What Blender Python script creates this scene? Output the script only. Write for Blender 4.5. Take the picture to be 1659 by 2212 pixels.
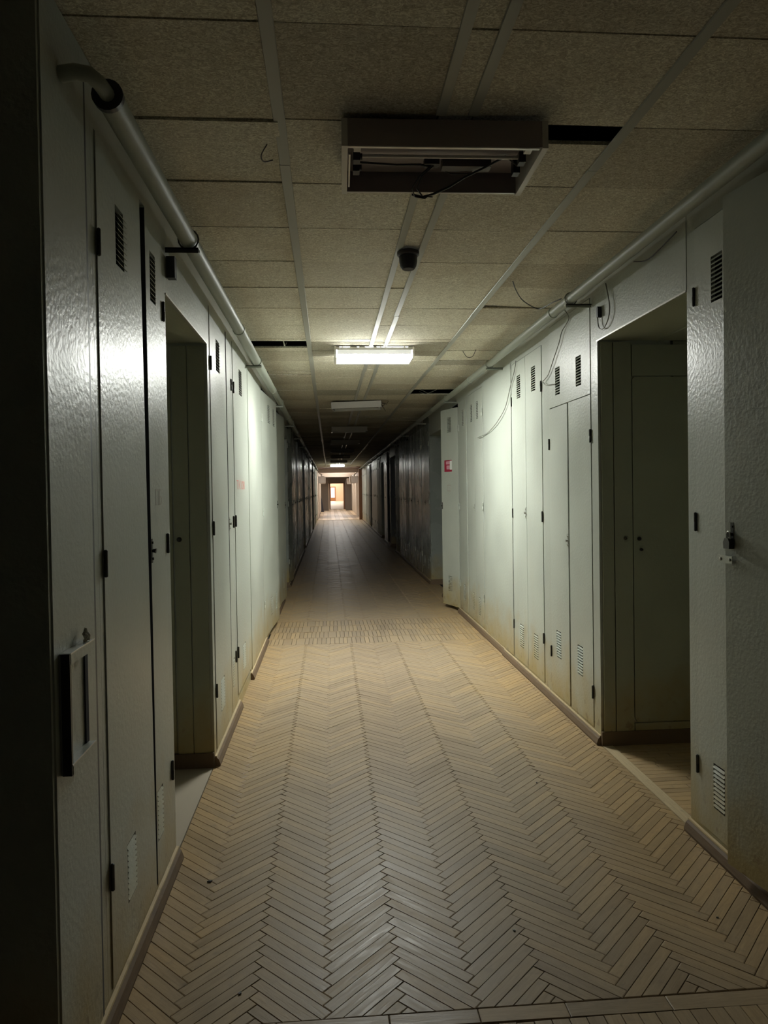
import bpy, bmesh, math, random
from mathutils import Vector, Matrix
random.seed(7)
for o in list(bpy.data.objects): bpy.data.objects.remove(o)
S = bpy.context.scene
COL = S.collection
PI = math.pi

# ------------------------------------------------------------------ camera
EYE = 1.55
yaw, pitch, roll = math.radians(4.403), math.radians(0.927), 0.0155
fwd = Vector((math.sin(yaw)*math.cos(pitch), math.cos(yaw)*math.cos(pitch), -math.sin(pitch)))
right = Vector((math.cos(yaw), -math.sin(yaw), 0)); up = right.cross(fwd)
r2 = right*math.cos(roll) - up*math.sin(roll); u2 = right*math.sin(roll) + up*math.cos(roll)
cam = bpy.data.cameras.new('camera'); co = bpy.data.objects.new('camera', cam); COL.objects.link(co)
co.matrix_world = Matrix(((r2.x, u2.x, -fwd.x, 0), (r2.y, u2.y, -fwd.y, 0), (r2.z, u2.z, -fwd.z, EYE), (0, 0, 0, 1)))
cam.sensor_fit = 'HORIZONTAL'; cam.sensor_width = 36; cam.lens = 36*1534/1659
cam.shift_y = -23/1659; cam.clip_start = .05; cam.clip_end = 400
S.camera = co

# ------------------------------------------------------------------ world, exposure, light levels
wd = bpy.data.worlds.new('world'); S.world = wd; wd.use_nodes = True
wd.node_tree.nodes['Background'].inputs[0].default_value = (.5, .6, .7, 1)
wd.node_tree.nodes['Background'].inputs[1].default_value = .0
S.view_settings.view_transform = 'Standard'; S.view_settings.look = 'None'
S.view_settings.gamma = 1; S.view_settings.use_curve_mapping = False
S.view_settings.exposure = 1.18
LAMP = 62.0        # radiance of the burning diffuser
LAMP_COL = (.97, 1.0, .93)
LAMP_FAR = 18.0
PANEL_FILL = 13.0          # glow of the added light panels beyond the portal
PANEL_FILL_COL = (1.0, .94, .89)
def area(name, loc, rot, sx, sy, power, col):
    l = bpy.data.lights.new(name, 'AREA'); l.shape = 'RECTANGLE'; l.size = sx; l.size_y = sy; l.energy = power; l.color = col
    o = bpy.data.objects.new(name, l); o.location = loc; o.rotation_euler = rot; COL.objects.link(o); return o
# unseen area light added to brighten the far hall
area('hall_light', (.55, 100, 3.6), (0, 0, 0), 3, 16, 330, (1, .88, .74))

XL = -.67
def XR(y): return 1.583 + .0042*min(y, 38)
CEIL = 2.80
PORTAL = 37.6

# ------------------------------------------------------------------ materials
def nm(name):
    m = bpy.data.materials.new(name); m.use_nodes = True
    nt = m.node_tree; return m, nt, nt.nodes, nt.links, nt.nodes['Principled BSDF']
def simple(name, col, rough=.5, metal=0, spec=.5):
    m, nt, n, l, b = nm(name)
    b.inputs['Base Color'].default_value = (*col, 1); b.inputs['Roughness'].default_value = rough
    b.inputs['Metallic'].default_value = metal; b.inputs['Specular IOR Level'].default_value = spec
    return m
def emis(name, col, st):
    m, nt, n, l, b = nm(name)
    b.inputs['Base Color'].default_value = (.8, .8, .8, 1)
    b.inputs['Emission Color'].default_value = (*col, 1); b.inputs['Emission Strength'].default_value = st
    return m
def N(n, t, **k):
    x = n.new(t)
    for a, v in k.items(): setattr(x, a, v)
    return x
def ramp(n, pts):
    r = n.new('ShaderNodeValToRGB'); e = r.color_ramp.elements
    while len(e) < len(pts): e.new(.5)
    for i, (p, c) in enumerate(pts):
        e[i].position = p; e[i].color = (*c, 1) if len(c) == 3 else c
    return r
def mixc(n, l, fac, a, b, mode='MIX'):
    m = n.new('ShaderNodeMix'); m.data_type = 'RGBA'; m.blend_type = mode
    for sock, v in ((0, fac), (6, a), (7, b)):
        if hasattr(v, 'is_linked'): l.new(v, m.inputs[sock])
        elif sock == 0: m.inputs[0].default_value = v
        else: m.inputs[sock].default_value = (*v, 1)
    return m.outputs[2]
def math_(n, l, op, a, b=0.0, clamp=False):
    m = n.new('ShaderNodeMath'); m.operation = op; m.use_clamp = clamp
    for i, v in enumerate((a, b)):
        if hasattr(v, 'is_linked'): l.new(v, m.inputs[i])
        else: m.inputs[i].default_value = v
    return m.outputs[0]
def maprange(n, l, v, a, b, c=0, d=1):
    m = n.new('ShaderNodeMapRange'); m.clamp = True
    l.new(v, m.inputs[0])
    for i, x in enumerate((a, b, c, d)): m.inputs[i+1].default_value = x
    return m.outputs[0]

def paint(name, base, rough=.37, stain=True, bump=.38):
    m, nt, n, l, b = nm(name)
    geo = N(n, 'ShaderNodeNewGeometry'); sep = N(n, 'ShaderNodeSeparateXYZ'); l.new(geo.outputs['Position'], sep.inputs[0])
    n1 = N(n, 'ShaderNodeTexNoise'); n1.inputs['Scale'].default_value = 1.7; n1.inputs['Detail'].default_value = 5; l.new(geo.outputs['Position'], n1.inputs['Vector'])
    r1 = ramp(n, [(.3, tuple(c*.90 for c in base)), (.7, tuple(c*1.07 for c in base))]); l.new(n1.outputs['Fac'], r1.inputs[0])
    # vertical streaks left by wiping
    mp = N(n, 'ShaderNodeMapping'); mp.inputs['Scale'].default_value = (14, 14, .9); l.new(geo.outputs['Position'], mp.inputs[0])
    n2 = N(n, 'ShaderNodeTexNoise'); n2.inputs['Scale'].default_value = 1.0; n2.inputs['Detail'].default_value = 4; l.new(mp.outputs[0], n2.inputs['Vector'])
    f2 = maprange(n, l, n2.outputs['Fac'], .55, .75, 0, .16)
    c = mixc(n, l, f2, r1.outputs[0], (.40, .37, .29))
    oi = N(n, 'ShaderNodeObjectInfo')
    tone = maprange(n, l, oi.outputs['Random'], 0, 1, .0, .12)
    c = mixc(n, l, tone, c, (.42, .42, .38))
    if stain:
        # ochre mop splashes and rust, ragged, lowest 40 cm
        n3 = N(n, 'ShaderNodeTexNoise'); n3.inputs['Scale'].default_value = 5; n3.inputs['Detail'].default_value = 6; l.new(geo.outputs['Position'], n3.inputs['Vector'])
        h = math_(n, l, 'ADD', sep.outputs['Z'], math_(n, l, 'MULTIPLY', n3.outputs['Fac'], -.75))
        f3 = maprange(n, l, h, -.36, .10, .85, 0)
        c = mixc(n, l, f3, c, (.36, .27, .10))
        n5 = N(n, 'ShaderNodeTexNoise'); n5.inputs['Scale'].default_value = 22; n5.inputs['Detail'].default_value = 4; l.new(geo.outputs['Position'], n5.inputs['Vector'])
        f5 = math_(n, l, 'MULTIPLY', maprange(n, l, n5.outputs['Fac'], .60, .68, 0, .6), maprange(n, l, sep.outputs['Z'], .05, .3, 1, 0))
        c = mixc(n, l, f5, c, (.16, .10, .05))
    n6 = N(n, 'ShaderNodeTexNoise'); n6.inputs['Scale'].default_value = 24; n6.inputs['Detail'].default_value = 8; n6.inputs['Roughness'].default_value = .8
    l.new(geo.outputs['Position'], n6.inputs['Vector'])
    f6 = maprange(n, l, n6.outputs['Fac'], .70, .74, 0, .2)
    c = mixc(n, l, f6, c, (.32, .30, .25))
    l.new(c, b.inputs['Base Color'])
    b.inputs['Specular IOR Level'].default_value = .38; b.inputs['Specular Tint'].default_value = (1, .93, 1, 1)
    rr = maprange(n, l, n1.outputs['Fac'], .3, .7, rough-.05, rough+.07); l.new(rr, b.inputs['Roughness'])
    n4 = N(n, 'ShaderNodeTexNoise'); n4.inputs['Scale'].default_value = 62; n4.inputs['Detail'].default_value = 3; l.new(geo.outputs['Position'], n4.inputs['Vector'])
    n7 = N(n, 'ShaderNodeTexNoise'); n7.inputs['Scale'].default_value = 2.5; n7.inputs['Detail'].default_value = 1; l.new(geo.outputs['Position'], n7.inputs['Vector'])
    hh = math_(n, l, 'ADD', math_(n, l, 'MULTIPLY', n4.outputs['Fac'], .0040), math_(n, l, 'MULTIPLY', n7.outputs['Fac'], .006))
    bp = N(n, 'ShaderNodeBump'); bp.inputs['Strength'].default_value = bump; bp.inputs['Distance'].default_value = 1
    l.new(hh, bp.inputs['Height']); l.new(bp.outputs[0], b.inputs['Normal'])
    return m

GREEN = (.425, .455, .405)
M = {}
M['paint'] = paint('grey_green_gloss_paint', GREEN)
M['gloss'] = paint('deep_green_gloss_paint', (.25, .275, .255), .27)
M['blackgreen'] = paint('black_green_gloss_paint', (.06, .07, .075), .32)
M['frame'] = paint('grey_green_frame_paint', tuple(c*.94 for c in GREEN), .36)
M['paint_plain'] = paint('grey_green_paint_upper', tuple(c*.92 for c in GREEN), .40, stain=False)
M['alcove'] = paint('olive_green_alcove_paint', (.36, .38, .28), .5)
M['cream'] = paint('cream_paint', (.62, .54, .44), .35, stain=False, bump=.1)
M['pipe'] = paint('pipe_paint', (.31, .34, .285), .46, stain=False, bump=.1)
M['dark'] = simple('dark_void', (.012, .012, .014), .9)
M['inside'] = simple('dark_cabinet_inside', (.05, .045, .04), .8)
M['hinge'] = simple('oily_dark_hinge_steel', (.035, .035, .03), .4)  # shade on the unlit near hinges put into the colour
M['steel'] = simple('worn_steel', (.45, .45, .42), .35, .8)
M['lockdark'] = simple('dark_iron_lock', (.03, .028, .025), .4, .4)
M['strip'] = simple('grey_strip_paint', (.44, .44, .39), .40, 0, .22)
M['lampwhite'] = simple('white_lamp_enamel', (.52, .50, .47), .4)
M['lampgrey'] = simple('grey_lamp_tray', (.34, .29, .29), .5)
M['rail'] = simple('bright_lamp_rail', (.62, .6, .57), .3, .3)
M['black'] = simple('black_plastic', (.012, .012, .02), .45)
M['wire'] = simple('dark_cable_sheath', (.02, .018, .02), .5)
M['wirelight'] = simple('grey_cable_sheath', (.20, .20, .17), .5)
M['base'] = None
M['white'] = simple('white_plastic', (.7, .66, .6), .4)
M['wood_brown'] = simple('brown_door_wood', (.20, .085, .035), .5)
M['wood_orange'] = simple('orange_varnished_wood', (.42, .20, .08), .4)
M['red'] = simple('red_print', (.34, .02, .05), .5)
M['pink'] = simple('pink_paper', (.60, .30, .36), .6)
M['paper'] = simple('white_paper', (.72, .74, .70), .6)
M['redtext'] = simple('faded_red_stencil_ink', (.52, .20, .17), .6)
M['fainttext'] = simple('faint_stencil_ink', (.36, .33, .29), .5)
M['tape'] = simple('crumpled_clear_tape', (.5, .47, .38), .25)
M['mauve'] = simple('mauve_white_ceiling_paint', (.55, .47, .50), .6)
M['darkwall'] = simple('brown_grey_wall_paint', (.15, .125, .10), .5)
M['warmwall'] = simple('warm_cream_wall_paint', (.75, .62, .46), .6)
M['screed'] = simple('beige_screed', (.34, .29, .22), .7)
M['lamp_on'] = emis('burning_diffuser', LAMP_COL, LAMP)
M['lamp_side'] = emis('glowing_side', LAMP_COL, .20)
M['lamp_slot'] = emis('glowing_slot', LAMP_COL, LAMP*.2)
M['lamp_far'] = emis('far_burning_diffuser', LAMP_COL, LAMP_FAR)
M['tube_on'] = emis('burning_panel', PANEL_FILL_COL, PANEL_FILL)
M['daylight'] = emis('daylit_glass', (.80, .84, 1.0), .75)

def wood(name, lo, hi, rough=.5):
    m, nt, n, l, b = nm(name)
    geo = N(n, 'ShaderNodeNewGeometry'); oi = N(n, 'ShaderNodeObjectInfo'); uv = N(n, 'ShaderNodeUVMap'); uv.uv_map = 'UVMap'
    rnd = math_(n, l, 'FRACT', math_(n, l, 'ADD', geo.outputs['Random Per Island'], oi.outputs['Random']))
    off = N(n, 'ShaderNodeCombineXYZ'); l.new(math_(n, l, 'MULTIPLY', rnd, 37.0), off.inputs[0]); l.new(math_(n, l, 'MULTIPLY', rnd, 91.0), off.inputs[1])
    va = N(n, 'ShaderNodeVectorMath'); va.operation = 'ADD'; l.new(uv.outputs[0], va.inputs[0]); l.new(off.outputs[0], va.inputs[1])
    mp = N(n, 'ShaderNodeMapping'); mp.inputs['Scale'].default_value = (9, 95, 1); l.new(va.outputs[0], mp.inputs[0])
    g = N(n, 'ShaderNodeTexNoise'); g.inputs['Scale'].default_value = 1; g.inputs['Detail'].default_value = 6; g.inputs['Roughness'].default_value = .62; g.inputs['Distortion'].default_value = .9
    l.new(mp.outputs[0], g.inputs['Vector'])
    cr = ramp(n, [(.25, lo), (.75, hi)]); l.new(g.outputs['Fac'], cr.inputs[0])
    rt = ramp(n, [(0, (.86, .84, .83)), (.35, (.97, .96, .95)), (.7, (1.04, 1.02, .98)), (1, (1.14, 1.09, .99))]); l.new(rnd, rt.inputs[0])
    c = mixc(n, l, 1, cr.outputs[0], rt.outputs[0], 'MULTIPLY')
    # worn grey walkway in the middle, yellow varnish left along the edges, dirt clouds
    sep = N(n, 'ShaderNodeSeparateXYZ'); l.new(geo.outputs['Position'], sep.inputs[0])
    n2 = N(n, 'ShaderNodeTexNoise'); n2.inputs['Scale'].default_value = 1.6; n2.inputs['Detail'].default_value = 5; l.new(geo.outputs['Position'], n2.inputs['Vector'])
    edge = math_(n, l, 'ABSOLUTE', math_(n, l, 'SUBTRACT', sep.outputs['X'], .40))
    ew = math_(n, l, 'ADD', edge, math_(n, l, 'MULTIPLY', math_(n, l, 'SUBTRACT', n2.outputs['Fac'], .5), 1.0))
    fe = maprange(n, l, ew, .55, 1.05, 0, .55)
    c = mixc(n, l, fe, c, mixc(n, l, 1, c, (1.20, 1.05, .72), 'MULTIPLY'))
    fw = maprange(n, l, ew, .55, .1, 0, .55)
    c = mixc(n, l, fw, c, mixc(n, l, 1, c, (.86, .86, .92), 'MULTIPLY'))
    n3 = N(n, 'ShaderNodeTexNoise'); n3.inputs['Scale'].default_value = 28; n3.inputs['Detail'].default_value = 5; l.new(geo.outputs['Position'], n3.inputs['Vector'])
    fd = maprange(n, l, n3.outputs['Fac'], .58, .75, 0, .35)
    c = mixc(n, l, fd, c, (.14, .12, .10))
    l.new(c, b.inputs['Base Color'])
    rr = maprange(n, l, g.outputs['Fac'], .3, .7, rough-.08, rough+.12)
    b.inputs['Specular IOR Level'].default_value = .20
    rr = math_(n, l, 'ADD', rr, math_(n, l, 'MULTIPLY', rnd, .08)); l.new(rr, b.inputs['Roughness'])
    bp = N(n, 'ShaderNodeBump'); bp.inputs['Strength'].default_value = .5; bp.inputs['Distance'].default_value = .0012
    l.new(g.outputs['Fac'], bp.inputs['Height']); l.new(bp.outputs[0], b.inputs['Normal'])
    return m
M['wood'] = wood('worn_oak_parquet', (.265, .207, .142), (.395, .312, .218), .38)
M['wood_pale'] = wood('pale_oak_parquet', (.38, .31, .23), (.52, .43, .33), .36)
M['base'] = wood('brown_painted_baseboard', (.10, .075, .06), (.19, .145, .115), .6)
M['lip'] = wood('pale_baseboard_lip', (.36, .31, .24), (.52, .46, .36), .45)

def board(name='fibre_board', k=1.0):
    m, nt, n, l, b = nm(name)
    geo = N(n, 'ShaderNodeNewGeometry'); oi = N(n, 'ShaderNodeObjectInfo')
    rnd = math_(n, l, 'FRACT', math_(n, l, 'ADD', geo.outputs['Random Per Island'], oi.outputs['Random']))
    a = N(n, 'ShaderNodeTexNoise'); a.inputs['Scale'].default_value = 70; a.inputs['Detail'].default_value = 4; a.inputs['Roughness'].default_value = .75; a.inputs['Distortion'].default_value = 2.0
    mp = N(n, 'ShaderNodeMapping'); mp.inputs['Scale'].default_value = (.7, 1, 1); l.new(geo.outputs['Position'], mp.inputs[0]); l.new(mp.outputs[0], a.inputs['Vector'])
    cr = ramp(n, [(.36, (.40, .355, .27)), (.50, (.60, .565, .46)), (.62, (.86, .84, .73))]); l.new(a.outputs['Fac'], cr.inputs[0])
    rt = ramp(n, [(0, tuple(k*q for q in (.84, .81, .77))), (.25, tuple(k*q for q in (1.0, .98, .95))), (1, tuple(k*q for q in (1.14, 1.13, 1.10)))]); l.new(rnd, rt.inputs[0])
    c = mixc(n, l, 1, cr.outputs[0], rt.outputs[0], 'MULTIPLY')
    n2 = N(n, 'ShaderNodeTexNoise'); n2.inputs['Scale'].default_value = 1.3; n2.inputs['Detail'].default_value = 6; l.new(geo.outputs['Position'], n2.inputs['Vector'])
    f = maprange(n, l, n2.outputs['Fac'], .5, .75, 0, .45)
    c = mixc(n, l, f, c, mixc(n, l, 1, c, (.62, .52, .42), 'MULTIPLY'))
    l.new(c, b.inputs['Base Color']); b.inputs['Roughness'].default_value = .85; b.inputs['Specular IOR Level'].default_value = .2
    bp = N(n, 'ShaderNodeBump'); bp.inputs['Strength'].default_value = .6; bp.inputs['Distance'].default_value = .002
    l.new(a.outputs['Fac'], bp.inputs['Height']); l.new(bp.outputs[0], b.inputs['Normal'])
    return m
M['board'] = board(); M['board_dark'] = board('darker_fibre_board', .62)

# ------------------------------------------------------------------ mesh helpers
class MB:
    def __init__(s): s.v = []; s.f = []; s.uv = {}
    def box(s, x0, x1, y0, y1, z0, z1):
        i = len(s.v)
        s.v += [(x, y, z) for z in (z0, z1) for y in (y0, y1) for x in (x0, x1)]
        s.f += [[i+a for a in q] for q in ((0,2,3,1), (4,5,7,6), (0,1,5,4), (2,6,7,3), (0,4,6,2), (1,3,7,5))]
        return s
    def poly(s, pts, lo, hi, axis='z'):      # prism: 2-D outline extruded along an axis
        def P(a, b, h): return (a, b, h) if axis == 'z' else ((a, h, b) if axis == 'y' else (h, a, b))
        i = len(s.v); k = len(pts)
        s.v += [P(a, b, lo) for a, b in pts] + [P(a, b, hi) for a, b in pts]
        s.f += [[i+j for j in range(k)][::-1], [i+k+j for j in range(k)]]
        s.f += [[i+j, i+(j+1) % k, i+k+(j+1) % k, i+k+j] for j in range(k)]
        return s
    def tube(s, pts, r, n=8, closed=False):
        pts = [Vector(p) for p in pts]; i0 = len(s.v); m = len(pts)
        rs = r if isinstance(r, (list, tuple)) else [r]*m
        ref = None
        for k, p in enumerate(pts):
            if closed: t = pts[(k+1) % m] - pts[k-1]
            else: t = pts[min(k+1, m-1)] - pts[max(k-1, 0)]
            t.normalize()
            if ref is None: ref = Vector((0, 0, 1)) if abs(t.z) < .9 else Vector((1, 0, 0))
            a = t.cross(ref).normalized(); b = t.cross(a); ref = -b if b.dot(ref) < 0 else b
            a = t.cross(ref).normalized(); b = t.cross(a)
            for j in range(n):
                w = 2*PI*j/n; q = p + (a*math.cos(w) + b*math.sin(w))*rs[k]; s.v.append(tuple(q))
        for k in range(m if closed else m-1):
            for j in range(n):
                A = i0+k*n; B = i0+((k+1) % m)*n
                s.f.append([A+j, A+(j+1) % n, B+(j+1) % n, B+j])
        if not closed:
            s.f.append([i0+j for j in range(n)][::-1]); s.f.append([i0+(m-1)*n+j for j in range(n)])
        return s
    def lathe(s, prof, c, axis='z', n=24):   # prof: list of (r, h)
        i0 = len(s.v)
        for r, h in prof:
            for j in range(n):
                w = 2*PI*j/n; a, b = r*math.cos(w), r*math.sin(w)
                p = (a, b, h) if axis == 'z' else ((h, a, b) if axis == 'x' else (a, h, b))
                s.v.append((p[0]+c[0], p[1]+c[1], p[2]+c[2]))
        for k in range(len(prof)-1):
            for j in range(n): s.f.append([i0+k*n+j, i0+k*n+(j+1) % n, i0+(k+1)*n+(j+1) % n, i0+(k+1)*n+j])
        s.f.append([i0+j for j in range(n)][::-1]); s.f.append([i0+(len(prof)-1)*n+j for j in range(n)])
        return s
    def mesh(s, name, mat, smooth=False, recalc=True):
        me = bpy.data.meshes.new(name); me.from_pydata(s.v, [], s.f)
        if recalc:
            bm = bmesh.new(); bm.from_mesh(me); bmesh.ops.recalc_face_normals(bm, faces=bm.faces); bm.to_mesh(me); bm.free()
        for m in (mat if isinstance(mat, (list, tuple)) else [mat]): me.materials.append(m)
        if smooth:
            me.shade_smooth()
            try: me.set_sharp_from_angle(angle=math.radians(40))
            except Exception: pass
        return me
    def build(s, name, mat, parent=None, smooth=False, loc=None, rot=None):
        o = bpy.data.objects.new(name, s.mesh(name, mat, smooth)); COL.objects.link(o)
        if parent: o.parent = parent
        if loc: o.location = loc
        if rot: o.rotation_euler = rot
        return o
def slab(mb, ys, zs, solid, d0, d1, warp=None):
    """plate in the y-z plane (thickness d0..d1 in x) with holes where solid[i][j] is False"""
    idx = {}
    def V(i, j, k):
        if (i, j, k) not in idx:
            y, z = ys[i], zs[j]
            if warp: y = warp(y, z)
            idx[(i, j, k)] = len(mb.v); mb.v.append(((d0, d1)[k], y, z))
        return idx[(i, j, k)]
    ny, nz = len(ys)-1, len(zs)-1
    S_ = lambda i, j: 0 <= i < ny and 0 <= j < nz and solid[i][j]
    for i in range(ny):
        for j in range(nz):
            if not solid[i][j]: continue
            mb.f.append([V(i,j,1), V(i+1,j,1), V(i+1,j+1,1), V(i,j+1,1)])
            mb.f.append([V(i,j,0), V(i,j+1,0), V(i+1,j+1,0), V(i+1,j,0)])
            if not S_(i-1, j): mb.f.append([V(i,j,0), V(i,j,1), V(i,j+1,1), V(i,j+1,0)])
            if not S_(i+1, j): mb.f.append([V(i+1,j,0), V(i+1,j+1,0), V(i+1,j+1,1), V(i+1,j,1)])
            if not S_(i, j-1): mb.f.append([V(i,j,0), V(i+1,j,0), V(i+1,j,1), V(i,j,1)])
            if not S_(i, j+1): mb.f.append([V(i,j+1,0), V(i,j+1,1), V(i+1,j+1,1), V(i+1,j+1,0)])
def tag(o, label=None, cat=None, group=None, kind=None):
    if label: o['label'] = label
    if cat: o['category'] = cat
    if group: o['group'] = group
    if kind: o['kind'] = kind
    return o
def empty(name, loc, rz=0):
    o = bpy.data.objects.new(name, None); o.location = loc; o.rotation_euler = (0, 0, rz); o.empty_display_size = .1
    COL.objects.link(o); return o
def share(name, me, parent, loc=(0, 0, 0), rot=(0, 0, 0)):
    o = bpy.data.objects.new(name, me); COL.objects.link(o); o.parent = parent; o.location = loc; o.rotation_euler = rot; return o

# ================================================================== FLOOR
fl = MB(); fl.box(-2.7, 3.6, -2, 60.0, -.13, -.012); fl.box(-6, 7, 60.0, 112, -.13, -.012)
floor = tag(fl.build('floor', M['dark']), kind='structure', label='worn oak parquet corridor floor laid in herringbone')
W, Lk, G = .040, .320, .0011     # plank width, length, half gap
def plank_faces(mb, poly, zt=0.0, tilt=(0, 0), udir=(1, 0), uvl=None):
    """convex outline -> chamfered slab; uv runs along udir"""
    k = len(poly); cx = sum(p[0] for p in poly)/k; cy = sum(p[1] for p in poly)/k
    def ins(p, q):
        d = math.hypot(p[0]-cx, p[1]-cy); t = max(0, 1-q/d) if d > 0 else 1
        return (cx+(p[0]-cx)*t, cy+(p[1]-cy)*t)
    i = len(mb.v)
    rings = [([ins(p, .0030) for p in poly], 0.0), (poly, -.0012), (poly, -.0125)]
    for ring, z in rings:
        for x, y in ring: mb.v.append((x, y, z+zt+(x-cx)*tilt[0]+(y-cy)*tilt[1]))
    fs = [[i+j for j in range(k)]]
    for r in range(2):
        for j in range(k): fs.append([i+r*k+j, i+(r+1)*k+j, i+(r+1)*k+(j+1) % k, i+r*k+(j+1) % k])
    for f in fs:
        mb.f.append(f)
        if uvl is not None:
            for q in f:
                x, y, _ = mb.v[q]; uvl.append(((x-cx)*udir[0]+(y-cy)*udir[1], -(x-cx)*udir[1]+(y-cy)*udir[0]))
def set_uv(me, uvl):
    u = me.uv_layers.new(name='UVMap')
    for i, w in enumerate(uvl): u.data[i].uv = w
def clip(poly, x0, x1, y0, y1):
    for ax, val, sg in ((0, x0, 1), (0, x1, -1), (1, y0, 1), (1, y1, -1)):
        out = []
        for i in range(len(poly)):
            a, b = poly[i-1], poly[i]; da, db = (a[ax]-val)*sg, (b[ax]-val)*sg
            if (da >= 0) != (db >= 0):
                t = da/(da-db); out.append((a[0]+(b[0]-a[0])*t, a[1]+(b[1]-a[1])*t))
            if db >= 0: out.append(b)
        poly = out
        if len(poly) < 3: return []
    # drop slivers
    A = abs(sum(poly[i-1][0]*poly[i][1]-poly[i][0]*poly[i-1][1] for i in range(len(poly))))/2
    res = []
    for p in poly:
        if not res or math.hypot(p[0]-res[-1][0], p[1]-res[-1][1]) > 1e-4: res.append(p)
    return res if A > 2e-4 and len(res) >= 3 else []
r2_ = math.sqrt(.5)
planks = []    # (poly world, udir)
def herring(x0, x1, y0, y1, ox=-.017, oy=0.0):
    n0 = int((y0-3)/(W*math.sqrt(2)))-10; n1 = int((y1+3)/(W*math.sqrt(2)))+10
    for jc in range(-4, 6):
        for i in range(n0, n1):
            for kind in (0, 1):
                if kind == 0: p0, p1, q0, q1 = i*W+G, i*W+Lk-G, i*W+G, (i+1)*W-G
                else: p0, p1, q0, q1 = Lk+i*W+G, Lk+(i+1)*W-G, (i+1)*W-Lk+G, (i+1)*W-G
                pts = [(p0, q0), (p1, q0), (p1, q1), (p0, q1)]
                pts = [((p-q+2*jc*Lk)*r2_+ox, (p+q)*r2_+oy) for p, q in pts]
                xs = [p[0] for p in pts]; ys_ = [p[1] for p in pts]
                if max(xs) < x0+.01 or min(xs) > x1-.01 or max(ys_) < y0+.01 or min(ys_) > y1-.01: continue
                inside = min(xs) > x0 and max(xs) < x1 and min(ys_) > y0 and max(ys_) < y1
                pp = pts if inside else clip(pts, x0, x1, y0, y1)
                if pp: planks.append((pp, (r2_, r2_) if kind == 0 else (-r2_, r2_)))
FX0, FX1 = -.675, 1.60
herring(FX0, FX1, 2.068, 7.19)
# square-laid rows 7.19 .. 8.5
yy = 7.19
rows = []
for r in range(4):
    L_ = .295
    x = FX0 + random.uniform(0, .04)
    while x < FX1:
        w = random.choice((.04, .045, .045, .09 if random.random() < .25 else .045))
        planks.append(([(x+G*1.6, yy+G*2), (min(x+w, FX1)-G*1.6, yy+G*2), (min(x+w, FX1)-G*1.6, yy+L_-G*2), (x+G*1.6, yy+L_-G*2)], (0, 1)))
        x += w
    yy += L_
    x = FX0 + random.uniform(-.3, 0)
    while x < FX1:
        a, b_ = max(x, FX0), min(x+.36, FX1)
        if b_-a > .03: planks.append(([(a+G, yy+G), (b_-G, yy+G), (b_-G, yy+.028-G), (a+G, yy+.028-G)], (1, 0)))
        x += .36
    yy += .028
herring(FX0, 1.76, yy, 37.55, ox=-.04)
# planks laid lengthwise in front of the border board (hall)
x = -1.2
while x < 2.3:
    y = 1.99 - random.uniform(0, .3)*0
    seg = 2.004
    st = random.choice((.30, .36, .33))
    a = seg
    while a > .9:
        b_ = a - .34
        planks.append(([(x+G, b_+G), (x+.052-G, b_+G), (x+.052-G, a-G), (x+G, a-G)], (0, 1)))
        a = b_
    x += .052
planks.sort(key=lambda p: (sum(q[0] for q in p[0])/len(p[0]) - 0)**2*.15 + (max(.0, sum(q[1] for q in p[0])/len(p[0])))**2)
vis = []; rest = []
for p in planks:
    cx = sum(q[0] for q in p[0])/len(p[0]); cy = sum(q[1] for q in p[0])/len(p[0])
    # in view from the corridor: not below the bottom edge of the picture
    inview = cy > 1.93 and -.85 < cx < 1.65
    (vis if inview and len(vis) < 300 else rest).append(p)
full = {}
for pp, ud in vis:
    cx = sum(q[0] for q in pp)/len(pp); cy = sum(q[1] for q in pp)/len(pp)
    loc = [(q[0]-cx, q[1]-cy) for q in pp]
    key = (tuple((round(a, 4), round(b, 4)) for a, b in loc), ud)
    if key not in full:
        mb = MB(); uvl = []; plank_faces(mb, loc, 0, (0, 0), ud, uvl)
        me = mb.mesh('plank', M['wood'], recalc=False); set_uv(me, uvl); full[key] = me
    share('plank', full[key], floor, (cx, cy, random.uniform(-.0006, .0004)), (random.gauss(0, .0022), random.gauss(0, .0022), random.gauss(0, .0008)))
mb = MB(); uvl = []
for pp, ud in rest:
    plank_faces(mb, pp, random.uniform(-.0006, .0004), (random.gauss(0, .003), random.gauss(0, .003)), ud, uvl)
# planks across the right side passage
y = 2.98
while y < 4.16:
    x = 1.662; st = random.uniform(.1, .32)
    while x < 2.7:
        e = min(x+st, 2.7)
        plank_faces(mb, [(x+G, y+G), (e-G, y+G), (e-G, y+.046-G), (x+G, y+.046-G)], random.uniform(-.0006, .0004), (random.gauss(0, .003), random.gauss(0, .003)), (1, 0), uvl)
        x = e; st = .34
    y += .046
me = mb.mesh('far_parquet', M['wood'], recalc=False); set_uv(me, uvl)
o = bpy.data.objects.new('far_parquet', me); COL.objects.link(o); o.parent = floor; tag(o, kind='stuff')
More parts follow.
